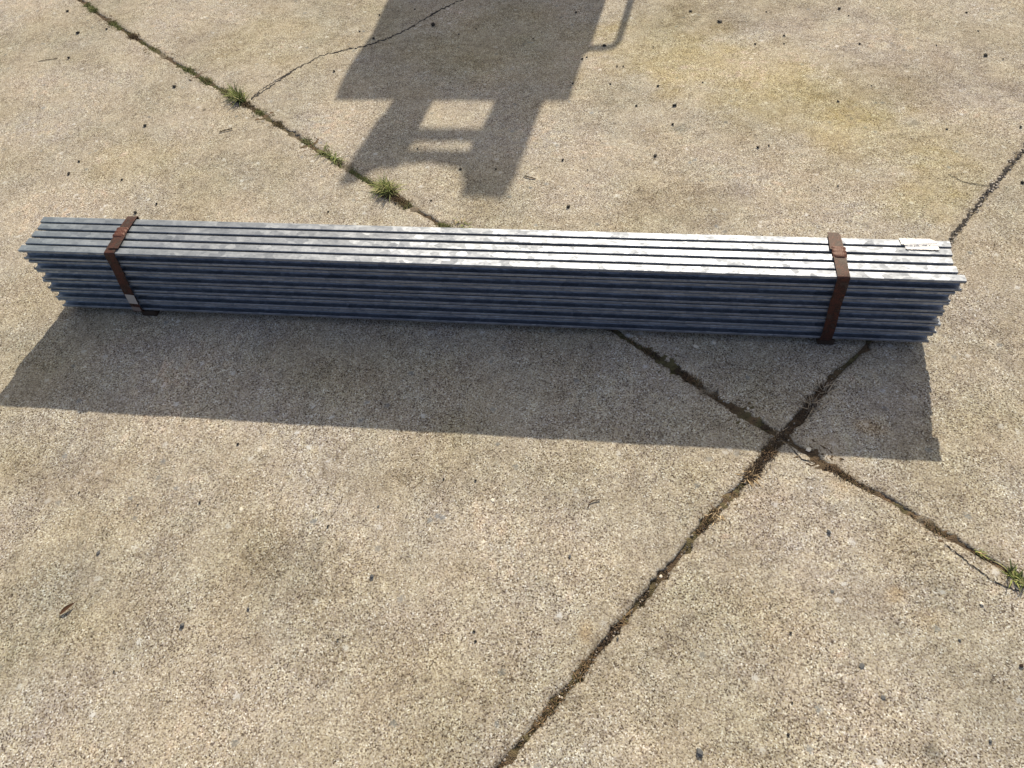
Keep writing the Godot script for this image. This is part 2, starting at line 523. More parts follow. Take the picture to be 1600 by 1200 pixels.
func concrete_material() -> StandardMaterial3D:
	var t := sand_textures(2048, 0.00105, 11)
	var m := StandardMaterial3D.new()
	m.albedo_texture = t[0]
	m.albedo_color = CONCRETE
	m.vertex_color_use_as_albedo = true
	m.roughness = 0.93
	m.metallic_specular = 0.25
	m.uv1_scale = Vector3(1.0 / 2.15, 1.0 / 2.15, 1.0)
	m.uv1_offset = Vector3(0.37, 0.21, 0.0)
	m.heightmap_enabled = true
	m.heightmap_texture = t[1]
	m.heightmap_scale = 0.11
	m.detail_enabled = true
	m.detail_blend_mode = BaseMaterial3D.BLEND_MODE_MIX
	m.detail_uv_layer = BaseMaterial3D.DETAIL_UV_2
	m.detail_albedo = wear_texture()
	return m


func wear_texture() -> ImageTexture:
	# where the sand skin is worn smooth or smeared with cement; pale scuffs dragged over it
	var size := 2048
	var px := 6.4 / size
	var a := noise(FastNoiseLite.TYPE_SIMPLEX_SMOOTH, px / 0.30, 91, 5).get_image(size, size, false, false, false).get_data()
	var b := noise(FastNoiseLite.TYPE_SIMPLEX_SMOOTH, px / 0.030, 92, 3).get_image(size, size, false, false, false).get_data()
	var c := noise(FastNoiseLite.TYPE_SIMPLEX_SMOOTH, px / 0.13, 93, 3).get_image(size, size, false, false, false).get_data()
	var out := PackedByteArray()
	out.resize(size * size * 4)
	for i in size * size:
		var w := a[i] + ((b[i] - 128) >> 1) + ((c[i] - 128) >> 1)
		var al := clampi((w - 128) * 2, 0, 56)
		var l := (c[i] - 128) / 6
		out[i * 4] = 172 + l
		out[i * 4 + 1] = 164 + l
		out[i * 4 + 2] = 148 + l
		if b[i] < 84 and c[i] < 118:
			# clusters of dirt filled pits
			out[i * 4] = 118
			out[i * 4 + 1] = 108
			out[i * 4 + 2] = 94
			al = clampi((84 - b[i]) * 7, al / 2, 120)
		out[i * 4 + 3] = al
	var img := Image.create_from_data(size, size, false, Image.FORMAT_RGBA8, out)
	var r := RandomNumberGenerator.new()
	r.seed = 404
	for s in 46:
		var p := Vector2(r.randf_range(0.1, 0.85), r.randf_range(0.18, 0.72)) * size
		var d := Vector2.from_angle(r.randfn(-0.35, 0.5))
		var n := int(r.randf_range(8.0, 46.0))
		var bend := r.randf_range(-0.02, 0.02)
		for k in n:
			p += d
			d = d.rotated(bend + r.randfn(0.0, 0.05))
			if r.randf() < 0.28:
				continue
			var x := clampi(int(p.x), 1, size - 2)
			var y := clampi(int(p.y), 1, size - 2)
			var al := 0.5 * sin(PI * k / n) * r.randf_range(0.4, 1.0)
			img.set_pixel(x, y, Color(0.88, 0.86, 0.80, al))
			if s % 3 == 0:
				img.set_pixel(x, y + 1, Color(0.88, 0.86, 0.80, al * 0.6))
	return picture(img)


const CONCRETE := Color(1.0, 1.0, 1.0)


# ---------------------------------------------------------------- steel
func zinc_material() -> StandardMaterial3D:
	# hot dip zinc: frost-flower crystals, each with its own brightness and gloss
	var size := 1024
	var warp := cells(1.0 / 34.0, 5, FastNoiseLite.RETURN_CELL_VALUE)
	warp.domain_warp_enabled = true
	warp.domain_warp_amplitude = 9.0
	warp.domain_warp_frequency = 0.03
	var a := warp.get_image(size, size, false, false, false).get_data()
	var small := cells(1.0 / 12.0, 8, FastNoiseLite.RETURN_CELL_VALUE)
	small.domain_warp_enabled = true
	small.domain_warp_amplitude = 5.0
	small.domain_warp_frequency = 0.08
	var b := small.get_image(size, size, false, false, false).get_data()
	var c := noise(FastNoiseLite.TYPE_SIMPLEX_SMOOTH, 1.0 / 220.0, 9, 4).get_image(size, size, false, false, true).get_data()
	var alb := PackedByteArray()
	alb.resize(size * size * 3)
	var rough := PackedByteArray()
	rough.resize(size * size)
	for i in size * size:
		var t := (a[i] * 5 + b[i] * 3) >> 3
		var l := 136 + (t * 38) / 255 + (c[i] - 128) / 12
		alb[i * 3] = clampi(l - 7, 0, 255)
		alb[i * 3 + 1] = clampi(l, 0, 255)
		alb[i * 3 + 2] = clampi(l + 12, 0, 255)
		rough[i] = clampi(174 - (t * 50) / 255 + (c[i] - 128) / 10, 0, 255)
	var tilt := PackedByteArray()
	tilt.resize(size * size * 3)
	for i in size * size:
		# each crystal faces its own way by a few degrees
		tilt[i * 3] = 128 + ((a[i] * 37) % 19) - 9 + ((b[i] * 29) % 7) - 3
		tilt[i * 3 + 1] = 128 + ((a[i] * 53) % 19) - 9 + ((b[i] * 41) % 7) - 3
		tilt[i * 3 + 2] = 252
	var m := StandardMaterial3D.new()
	m.normal_enabled = true
	m.normal_texture = picture(Image.create_from_data(size, size, false, Image.FORMAT_RGB8, tilt))
	m.normal_scale = 1.0
	m.albedo_texture = picture(Image.create_from_data(size, size, false, Image.FORMAT_RGB8, alb))
	m.roughness_texture = picture(Image.create_from_data(size, size, false, Image.FORMAT_L8, rough))
	m.roughness_texture_channel = BaseMaterial3D.TEXTURE_CHANNEL_RED
	m.roughness = 1.0
	m.metallic = 0.88
	m.vertex_color_use_as_albedo = true
	return m


func channel_profile(h: float, d: float) -> PackedVector2Array:
	# (toward the front, up): back web, two flanges with inturned lips, root fillets
	var p := PackedVector2Array()
	var half := [Vector2(0.0, h * 0.5), Vector2(0.0, 0.003), Vector2(0.0009, 0.0009), Vector2(0.003, 0.0), Vector2(d - 0.0009, 0.0), Vector2(d, 0.0009), Vector2(d, 0.0072), Vector2(d - 0.0009, 0.0080), Vector2(d - 0.0022, 0.0080), Vector2(d - 0.0030, 0.0072), Vector2(d - 0.0030, 0.0040), Vector2(0.0105, 0.0040), Vector2(0.0065, 0.0046), Vector2(0.0040, 0.0066), Vector2(0.0027, 0.0105), Vector2(0.0024, h * 0.5)]
	for q in half:
		p.append(Vector2(q.x, q.y + 0.0022 * clampf(q.x / d, 0.0, 1.0) * (1.0 if q.y < h * 0.4 else 0.0)))
	for k in range(half.size() - 2, 0, -1):
		p.append(Vector2(half[k].x, h - half[k].y))
	return p


func channel(x0: float, x1: float, h: float, d: float, sd: int, tone: float) -> ArrayMesh:
	var prof := channel_profile(h, d)
	var n := prof.size()
	var parts := 28
	var r := RandomNumberGenerator.new()
	r.seed = sd
	var ph := r.randf() * TAU
	var bow := r.randf_range(0.0002, 0.0008)
	var shift := Vector2(r.randf() * 3.0, r.randf() * 3.0)
	var v := PackedVector3Array()
	var col := PackedColorArray()
	var uv := PackedVector2Array()
	var ix := PackedInt32Array()
	var round_at := 0.0
	for k in n + 1:
		var a := prof[k % n]
		if k > 0:
			round_at += a.distance_to(prof[(k - 1) % n])
		for i in parts + 1:
			var f := float(i) / parts
			var x := lerpf(x0, x1, f)
			var wob := bow * sin(f * PI * 2.0 + ph) + 0.0003 * sin(f * 23.0 + ph * 3.0)
			v.append(Vector3(x, a.y + wob * 0.35, a.x + wob))
			uv.append(Vector2(x / 0.62 + shift.x, round_at / 0.40 + shift.y))
			# weathered ends: slightly greener and duller, paler towards the middle
			var near_left := exp(-(x + LEN * 0.5) / 0.28)
			var w := tone * (1.0 + 0.08 * n_mid.get_noise_2d(x * 0.5 + sd * 7.0, a.x * 3.0))
			var c := Color(w, w, w).lerp(Color(w * 0.90, w * 0.99, w * 1.0), clampf(0.9 * near_left, 0.0, 1.0))
			col.append(Color(minf(c.r, 1.0), minf(c.g, 1.0), minf(c.b, 1.0)))
	var row := parts + 1
	# hard edges at the corners come from splitting each strip of the profile
	var st := SurfaceTool.new()
	st.begin(Mesh.PRIMITIVE_TRIANGLES)
	for k in n:
		for i in parts:
			var q := [k * row + i, k * row + i + 1, (k + 1) * row + i + 1, k * row + i, (k + 1) * row + i + 1, (k + 1) * row + i]
			st.set_smooth_group(0 if k in [11, 12, 13, 14, 15, 16, 17, 18] else -1)
			for j in q:
				st.set_color(col[j])
				st.set_uv(uv[j])
				st.add_vertex(v[j])
	st.set_smooth_group(-1)
	var tri := Geometry2D.triangulate_polygon(prof)
	for side in 2:
		var x := x0 if side == 0 else x1
		var i := 0 if side == 0 else parts
		for t in range(0, tri.size(), 3):
			var o := [tri[t], tri[t + 1], tri[t + 2]]
			var cr := (prof[o[1]] - prof[o[0]]).cross(prof[o[2]] - prof[o[0]])
			if (cr > 0.0) == (side == 0):
				o = [o[0], o[2], o[1]]
			for j in o:
				st.set_color(Color(tone * 0.85, tone * 0.88, tone * 0.9))
				st.set_uv(Vector2(prof[j].x * 3.0, prof[j].y * 3.0))
				st.add_vertex(v[j * row + i])
	st.generate_normals()
	return st.commit()


func build_bundle(zinc: Material) -> void:
	var layer := ["top layer", "second layer from the top", "third layer from the top", "fourth layer from the top", "fifth layer from the top", "bottom layer"]
	var strip := ["front row", "second row from the front", "middle row", "fourth row from the front", "back row"]
	var h := TALL / TIERS
	var pitch := DEEP / ROWS
	for tier in TIERS:
		for row in ROWS:
			rng.seed = 500 + tier * 17 + row
			# ends not quite flush
			var a := -LEN * 0.5 + rng.randf_range(-0.006, 0.006)
			var b := LEN * 0.5 + rng.randf_range(-0.006, 0.006)
			if tier == 0:
				b = LEN * 0.5 + [0.008, -0.004, -0.007, -0.002, 0.002][row]
				a = -LEN * 0.5 + [-0.004, 0.002, 0.003, 0.004, -0.002][row]
			var d := pitch - 0.0066
			var m := channel(a, b, h - 0.0008, d, 900 + tier * 11 + row, rng.randf_range(0.90, 1.0))
			var o := put("steel_channel", m, zinc)
			o.position = Vector3(0, LIFT + TALL - (tier + 1) * h, DEEP * 0.5 - row * pitch - d)
			o.position.z += rng.randf_range(-0.0006, 0.0006) if row > 0 or tier == 0 else rng.randf_range(-0.0022, 0.0002)
			var what := "galvanised steel channel, %s, %s of the bundle" % [layer[tier], strip[row]]
			if tier == 0 and row == 0:
				what = "galvanised steel channel on the bundle's top front edge, reaching furthest right"
			tag(o, what, "steel channel", "galvanised channels strapped in one bundle")


func rust_material() -> StandardMaterial3D:
	var size := 512
	var a := noise(FastNoiseLite.TYPE_SIMPLEX_SMOOTH, 1.0 / 60.0, 31, 5).get_image(size, size, false, false, true).get_data()
	var b := noise(FastNoiseLite.TYPE_SIMPLEX_SMOOTH, 1.0 / 9.0, 32, 3).get_image(size, size, false, false, true).get_data()
	var alb := PackedByteArray()
	alb.resize(size * size * 3)
	for i in size * size:
		var t := clampf((a[i] * 0.65 + b[i] * 0.35) / 255.0, 0.0, 1.0)
		var c := Color(0.14, 0.072, 0.060).lerp(Color(0.29, 0.145, 0.11), smoothstep(0.25, 0.75, t))
		if b[i] > 176:
			c = c.lerp(Color(0.40, 0.22, 0.15), 0.6)
		if a[i] < 70:
			c = c.lerp(Color(0.30, 0.25, 0.23), 0.6)
		alb[i * 3] = int(c.r * 255.0)
		alb[i * 3 + 1] = int(c.g * 255.0)
		alb[i * 3 + 2] = int(c.b * 255.0)
	var m := StandardMaterial3D.new()
	m.albedo_texture = picture(Image.create_from_data(size, size, false, Image.FORMAT_RGB8, alb))
	m.uv1_triplanar = true
	m.uv1_scale = Vector3(4, 4, 4)
	m.roughness = 0.62
	m.metallic = 0.15
	m.heightmap_enabled = true
	m.heightmap_texture = picture(Image.create_from_data(size, size, false, Image.FORMAT_L8, b))
	m.heightmap_scale = 0.03
	return m


func strap_loop(x_top: float, x_low: float, width: float) -> ArrayMesh:
	# flat band pulled round the bundle: (z, y) points, leaning from x_top to x_low
	var zf := DEEP * 0.5 + 0.0022
	var zb := -DEEP * 0.5 - 0.0022
	var yt := LIFT + TALL + 0.0012
	var yb := LIFT - 0.0022
	var pts := []
	var c := 0.0035
	for k in 9:
		pts.append(Vector2(lerpf(zb + c, zf - c, k / 8.0), yt + 0.0024 * sin(k / 8.0 * PI)))
	for k in range(1, 4):
		var a := k / 4.0 * PI * 0.5
		pts.append(Vector2(zf - c + c * sin(a), yt - c + c * cos(a)))
	for k in 13:
		pts.append(Vector2(zf + 0.0010 * sin(k / 12.0 * PI), lerpf(yt - c, yb + c, k / 12.0)))
	pts.append(Vector2(zf - c * 0.4, yb + c * 0.4))
	for k in 5:
		pts.append(Vector2(lerpf(zf - c, zb + c, k / 4.0), yb))
	pts.append(Vector2(zb + c * 0.4, yb + c * 0.4))
	for k in 5:
		pts.append(Vector2(zb, lerpf(yb + c, yt - c, k / 4.0)))
	pts.append(Vector2(zb + c * 0.4, yt - c * 0.4))
	var st := tri_st()
	var n := pts.size()
	var th := 0.0011
	var rim := []
	for i in n:
		var p: Vector2 = pts[i]
		var t: Vector2 = (pts[(i + 1) % n] - pts[(i + n - 1) % n]).normalized()
		var o := Vector2(-t.y, t.x)
		if o.dot(p - Vector2(0, LIFT + TALL * 0.5)) < 0.0:
			o = -o
		var f := clampf((yt - p.y) / (yt - yb), 0.0, 1.0)
		var x := lerpf(x_top, x_low, f) + 0.0012 * sin(f * 9.0 + x_top)
		var q: Vector2 = p + o * th
		rim.append([Vector3(x - width * 0.5, p.y, p.x), Vector3(x + width * 0.5, p.y, p.x), Vector3(x + width * 0.5, q.y, q.x), Vector3(x - width * 0.5, q.y, q.x)])
	for i in n:
		var a: Array = rim[i]
		var b: Array = rim[(i + 1) % n]
		for k in 4:
			var l := (k + 1) % 4
			st.set_smooth_group(k + 1)
			for p in [a[k], a[l], b[l], a[k], b[l], b[k]]:
				st.add_vertex(p)
	return done(st)


func seal_mesh(width: float, length: float) -> ArrayMesh:
	# crimped clip round the strap: raised sleeve whose sides are notched three times on either side
	var st := tri_st()
	var rows := 15
	var cols := 9
	var grid := []
	for i in rows:
		var line := []
		var f := float(i) / (rows - 1)
		var notch := 0.0030 * pow(absf(sin(f * PI * 3.0)), 0.6)
		var hw := width * 0.5 + 0.0026 - 0.0030 + notch
		for j in cols:
			var g := float(j) / (cols - 1) * 2.0 - 1.0
			var edge_drop := pow(absf(g), 6.0)
			var crimp := 0.0014 * sin(f * PI * 6.0) * pow(absf(g), 1.5)
			var end := pow(absf(f * 2.0 - 1.0), 10.0)
			line.append(Vector3(g * hw, 0.0032 - 0.0026 * edge_drop + crimp - 0.0020 * end, (f - 0.5) * length))
		grid.append(line)
	for i in rows - 1:
		for j in cols - 1:
			for p in [grid[i][j], grid[i][j + 1], grid[i + 1][j + 1], grid[i][j], grid[i + 1][j + 1], grid[i + 1][j]]:
				st.add_vertex(p)
	# skirts down to the strap
	for i in rows - 1:
		for e in [[0, 1], [cols - 1, -1]]:
			var a: Vector3 = grid[i][e[0]]
			var b: Vector3 = grid[i + 1][e[0]]
			var al := Vector3(a.x, 0.0, a.z)
			var bl := Vector3(b.x, 0.0, b.z)
			for p in ([a, b, bl, a, bl, al] if e[1] == 1 else [a, bl, b, a, al, bl]):
				st.add_vertex(p)
	for e in [0, rows - 1]:
		for j in cols - 1:
			var a: Vector3 = grid[e][j]
			var b: Vector3 = grid[e][j + 1]
			var al := Vector3(a.x, 0.0, a.z)
			var bl := Vector3(b.x, 0.0, b.z)
			for p in ([a, bl, b, a, al, bl] if e == 0 else [a, b, bl, a, bl, al]):
				st.add_vertex(p)
	return done(st)


func build_straps(rust: Material) -> void:
	var bright := plain(Color(0.34, 0.18, 0.135), 0.6, 0.1)
	bright.heightmap_enabled = true
	bright.heightmap_texture = picture(noise(FastNoiseLite.TYPE_SIMPLEX_SMOOTH, 1.0 / 10.0, 41, 3).get_image(256, 256, false, false, true))
	bright.uv1_triplanar = true
	bright.uv1_scale = Vector3(8, 8, 8)
	bright.heightmap_scale = 0.08
	for k in 2:
		var o := base("steel_strap", Vector3.ZERO)
		var xt: float = [-0.936, 0.932][k]
		var xl: float = [-0.962, 0.949][k]
		tag(o, ["rusty steel strap round the left end of the bundle, bare grey near its foot", "rusty steel strap round the right end of the bundle, brown down to the ground"][k], "steel strap", "rusty straps round the bundle")
		put("band", strap_loop(xt, xl, 0.029), rust, o)
		var s := put("seal", seal_mesh(0.029, 0.040), bright, o)
		s.position = Vector3(xt + [-0.003, 0.002][k], LIFT + TALL + 0.0042, [-0.004, -0.008][k])
		s.rotation.y = [0.02, -0.03][k]
		s.set_meta("label", "crimped rust red strap seal")
		# end of the band tucked under the seal
		var e := put("band_end", strip_piece(0.0278, 0.062, 0.0010), rust, o)
		e.position = Vector3(xt + [0.004, -0.003][k], LIFT + TALL + 0.0048, [0.030, -0.048][k])
		e.rotation.y = [0.05, -0.05][k]
		if k == 0:
			var bare := plain(Color(0.78, 0.77, 0.76), 0.42, 0.5)
			var g := put("bare_patch", strip_piece(0.0265, 0.036, 0.0006), bare, o)
			g.position = Vector3(lerpf(xt, xl, 0.76), LIFT + TALL * 0.235, DEEP * 0.5 + 0.0046)
			g.rotation = Vector3(PI / 2, 0, 0)
			g.rotate_z(-0.11)
			g.set_meta("label", "shiny grey patch where the rust has worn off the strap")
			var g2 := put("bare_patch", strip_piece(0.0255, 0.016, 0.0006), plain(Color(0.56, 0.52, 0.50), 0.5, 0.4), o)
			g2.position = Vector3(lerpf(xt, xl, 0.95), LIFT + TALL * 0.055, DEEP * 0.5 + 0.0042)
			g2.rotation = Vector3(PI / 2, 0, 0)
			g2.rotate_z(-0.11)


func strip_piece(w: float, l: float, th: float) -> ArrayMesh:
	var st := tri_st()
	bx(st, Vector3.ZERO, Vector3(w, th, l), 0.0003)
	return done(st)


func build_bearers() -> void:
	var m := plain(Color(0.20, 0.155, 0.125), 0.9)
	m.heightmap_enabled = true
	m.heightmap_texture = picture(noise(FastNoiseLite.TYPE_SIMPLEX_SMOOTH, 1.0 / 14.0, 51, 4).get_image(256, 256, false, false, true))
	m.uv1_triplanar = true
	m.uv1_scale = Vector3(14, 14, 3)
	m.heightmap_scale = 0.2
	for k in 2:
		var st := tri_st()
		var top := LIFT - 0.0045
		bx(st, Vector3(0, top * 0.5 + 0.0005, 0), Vector3([0.046, 0.042][k], top - 0.001, DEEP - 0.012), 0.003)
		var o := put("wooden_bearer", done(st), m)
		o.position = Vector3([-0.938, 0.955][k], 0.0, 0.004)
		tag(o, ["dark wooden bearer under the bundle below the left strap", "dark wooden bearer under the bundle below the right strap"][k], "bearer", "bearers under the bundle")


func build_paper(white: Material) -> void:
	# torn white label stuck across the two back strips, creased into the gap between them
	var nx := 40
	var nz := 18
	var wx := 0.084
	var wz := 0.040
	var v := PackedVector3Array()
	var ix := PackedInt32Array()
	var pitch := DEEP / ROWS
	var gap_z := DEEP * 0.5 - 4.0 * pitch + 0.0012 - (pitch - 0.0024) * 0.0
	var z0 := -0.069
	for i in nx + 1:
		for j in nz + 1:
			var f := float(i) / nx
			var g := float(j) / nz
			var x := 1.084 + f * wx + g * 0.003 + 0.0012 * n_edge.get_noise_2d(g * 40.0, 3.0)
			var z := z0 + g * wz + 0.0016 * n_edge.get_noise_2d(f * 50.0, 9.0)
			var crease := gap_z - 0.0015 + 0.012 * (f - 0.45) * (1.0 if f > 0.45 else 0.15) * -1.0
			var y := 0.0010 + 0.0007 * (n_fine.get_noise_2d(x * 1.7, z * 1.7) + 0.5)
			y -= 0.0030 * exp(-pow((z - crease) / 0.0016, 2.0)) * smoothstep(0.05, 0.3, f)
			y += 0.0016 * exp(-pow((z - crease - 0.004) / 0.002, 2.0))
			y += 0.0012 * exp(-pow((z - (gap_z - 0.004 + 0.03 * (f - 0.5))) / 0.0012, 2.0))
			v.append(Vector3(x, LIFT + TALL + y, z))
	for i in nx:
		for j in nz:
			var a := i * (nz + 1) + j
			# slits where the paper has split over the gap, and a bite out of two corners
			var f := float(i) / nx
			var g := float(j) / nz
			var mid := v[a].z - gap_z
			if f < 0.30 and absf(mid - 0.0004) < 0.0016:
				continue
			if f > 0.32 and f < 0.78 and absf(mid + 0.010 * (f - 0.5)) < 0.0011:
				continue
			if f * 0.9 + (1.0 - g) < 0.13 + 0.06 * n_edge.get_noise_2d(f * 90.0, g * 60.0) or (1.0 - f) * 1.1 + g < 0.14 or f < 0.06 and g > 0.55 or (1.0 - f) + (1.0 - g) < 0.09:
				continue
			ix.append_array([a, a + nz + 1, a + 1, a + 1, a + nz + 1, a + nz + 2])
	var o := put("paper_label", made(v, ix), white)
	tag(o, "torn white paper label stuck across the two back strips near the right end", "label")


# ---------------------------------------------------------------- joints, moss, grass
func soil_ribbon(list: Array, a: float, b: float, along_a: bool, low: float, sd: int) -> ArrayMesh:
	var step := 0.006
	var n := int((b - a) / step)
	var k := 9
	var v := PackedVector3Array()
	var col := PackedColorArray()
	var ix := PackedInt32Array()
	for i in n + 1:
		var s := a + i * step
		var j := joint(list, s)
		for q in k:
			var t := float(q) / (k - 1) * 2.0 - 1.0
			var off := j.x + t * (j.y + 0.030)
			var p := yard(s, off) if along_a else yard(off, s)
			var bump := n_fine.get_noise_2d(p.x * 2.2 + sd, p.y * 2.2)
			var lump := n_edge.get_noise_2d(s * 7.0, sd + 4.0)
			v.append(Vector3(p.x, low + 0.006 * bump + 0.005 * lump + 0.002 * n_mid.get_noise_2d(p.x * 8.0, p.y * 8.0), p.y))
			var h := n_edge.get_noise_2d(s * 3.0, sd + 11.0)
			var c := Color(0.100, 0.070, 0.043).lerp(Color(0.105, 0.095, 0.046), smoothstep(-0.1, 0.3, h)).lerp(Color(0.17, 0.115, 0.07), smoothstep(0.1, 0.5, n_edge.get_noise_2d(s * 14.0, sd + 29.0)))
			c = c.lerp(Color(0.27, 0.235, 0.185), 0.75 * smoothstep(0.12, 0.4, n_edge.get_noise_2d(s * 5.0, sd + 77.0)) if along_a else 0.85 * smoothstep(-0.75, -0.9, s))
			var l := 1.0 + 0.5 * bump
			col.append(Color(c.r * l, c.g * l, c.b * l))
	for i in n:
		for q in k - 1:
			var w := i * k + q
			if along_a:
				ix.append_array([w, w + k, w + 1, w + 1, w + k, w + k + 1])
			else:
				ix.append_array([w, w + 1, w + k, w + 1, w + k + 1, w + k])
	return made(v, ix, col)


func blade(v: PackedVector3Array, ix: PackedInt32Array, col: PackedColorArray, at: Vector3, dir: Vector2, length: float, width: float, lift: float, droop: float, c: Color, segs := 4) -> void:
	var side := Vector3(-dir.y, 0, dir.x)
	var start := v.size()
	for i in segs + 1:
		var f := float(i) / segs
		var out := length * (f * (1.0 - lift) + 0.25 * droop * f * f)
		var up := length * (lift * f - droop * f * f * 0.75)
		var p := at + Vector3(dir.x * out, maxf(up, -0.001 + 0.003 * f), dir.y * out)
		var w := width * 0.5 * (1.0 - pow(f, 1.7)) + 0.00012
		v.append(p - side * w + Vector3(0, w * 0.5, 0))
		v.append(p)
		v.append(p + side * w + Vector3(0, w * 0.5, 0))
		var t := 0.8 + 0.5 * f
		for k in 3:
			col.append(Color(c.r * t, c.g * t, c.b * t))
	for i in segs:
		var a := start + i * 3
		ix.append_array([a, a + 3, a + 1, a + 1, a + 3, a + 4, a + 1, a + 4, a + 2, a + 2, a + 4, a + 5])


func tuft(count: int, reach: float, lift_lo: float, lift_hi: float, spread: Vector2, greens: Array, width: float, sd: int) -> ArrayMesh:
	rng.seed = sd
	var v := PackedVector3Array()
	var ix := PackedInt32Array()
	var col := PackedColorArray()
	var lean := rng.randf() * TAU
	for k in count:
		var a := rng.randf() * TAU if k % 2 == 0 else lean + rng.randfn(0.0, 0.8)
		var q := sqrt(rng.randf())
		var spot := ua * rng.randf_range(-spread.x, spread.x) + na * rng.randf_range(-spread.y, spread.y)
		var dir := Vector2(cos(a), sin(a))
		var c: Color = greens[rng.randi() % greens.size()]
		var l := rng.randf_range(0.7, 1.3)
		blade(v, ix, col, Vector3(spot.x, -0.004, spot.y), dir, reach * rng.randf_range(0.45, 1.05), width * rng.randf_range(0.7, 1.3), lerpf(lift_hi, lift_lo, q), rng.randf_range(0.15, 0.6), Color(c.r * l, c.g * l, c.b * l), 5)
	return made(v, ix, col)


func moss_strip(list: Array, along_a: bool, a: float, b: float, count: int, reach: float, colours: Array, sd: int, wide := 1.0) -> ArrayMesh:
	# countless little shoots, thick in clumps along the joint
	rng.seed = sd
	var v := PackedVector3Array()
	var ix := PackedInt32Array()
	var col := PackedColorArray()
	var made_n := 0
	var tries := 0
	while made_n < count and tries < count * 8:
		tries += 1
		var s := rng.randf_range(a, b)
		var dens := n_edge.get_noise_2d(s * 6.0, sd * 1.7) * 1.5 + 0.35
		if rng.randf() > dens:
			continue
		var j := joint(list, s)
		var off := j.x + rng.randfn(0.0, 0.55) * (j.y + 0.003) * wide
		var p := yard(s, off) if along_a else yard(off, s)
		var dir := Vector2.from_angle(rng.randf() * TAU)
		var pick := clampf(0.5 + n_edge.get_noise_2d(s * 4.0, sd + 40.0) * 1.3 + rng.randf_range(-0.3, 0.3), 0.0, 0.999)
		var c: Color = colours[int(pick * colours.size())]
		var l := rng.randf_range(0.6, 1.35)
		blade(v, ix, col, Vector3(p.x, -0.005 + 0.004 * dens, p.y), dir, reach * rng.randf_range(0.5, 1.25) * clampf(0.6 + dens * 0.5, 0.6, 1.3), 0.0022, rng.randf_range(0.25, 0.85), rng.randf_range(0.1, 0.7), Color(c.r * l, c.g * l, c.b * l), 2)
		made_n += 1
	return made(v, ix, col)


func chip_mesh(sd: int) -> ArrayMesh:
	# an angular stone chip about one unit across
	var r := RandomNumberGenerator.new()
	r.seed = sd
	var g := (1.0 + sqrt(5.0)) / 2.0
	var p := []
	for q in [[-1, g, 0], [1, g, 0], [-1, -g, 0], [1, -g, 0], [0, -1, g], [0, 1, g], [0, -1, -g], [0, 1, -g], [g, 0, -1], [g, 0, 1], [-g, 0, -1], [-g, 0, 1]]:
		var w := Vector3(q[0], q[1], q[2]).normalized() * r.randf_range(0.34, 0.58)
		p.append(Vector3(w.x, w.y * 0.8, w.z))
	var st := tri_st()
	st.set_smooth_group(-1)
	for f in [[0, 11, 5], [0, 5, 1], [0, 1, 7], [0, 7, 10], [0, 10, 11], [1, 5, 9], [5, 11, 4], [11, 10, 2], [10, 7, 6], [7, 1, 8], [3, 9, 4], [3, 4, 2], [3, 2, 6], [3, 6, 8], [3, 8, 9], [4, 9, 5], [2, 4, 11], [6, 2, 10], [8, 6, 7], [9, 8, 1]]:
		for k in [0, 2, 1]:
			st.add_vertex(p[f[k]])
	return done(st)


func build_stones() -> void:
	var shapes := []
	for k in 8:
		shapes.append(chip_mesh(70 + k))
	var mats := [plain(Color(0.10, 0.098, 0.10), 0.75), plain(Color(0.36, 0.37, 0.38), 0.8), plain(Color(0.86, 0.84, 0.79), 0.7), plain(Color(0.20, 0.14, 0.11), 0.9)]
	rng.seed = 77
	for s in STONES:
		var size: float = s[2]
		var tone: int = s[3]
		var o := put("stone_chip" if s[4] == 0 else "set_stone", shapes[rng.randi() % 8], mats[tone])
		var sc := size * rng.randf_range(0.72, 0.95)
		var tall := sc * (rng.randf_range(0.5, 0.8) if s[4] == 0 else 0.16)
		o.scale = Vector3(sc * rng.randf_range(0.75, 1.15), tall, sc * rng.randf_range(0.75, 1.15))
		o.rotation.y = rng.randf() * TAU
		o.position = Vector3(s[0], tall * (0.24 if s[4] == 0 else 0.0) + 0.001, s[1])
		tag(o, s[5], "stone", "stone chips scattered over the yard")


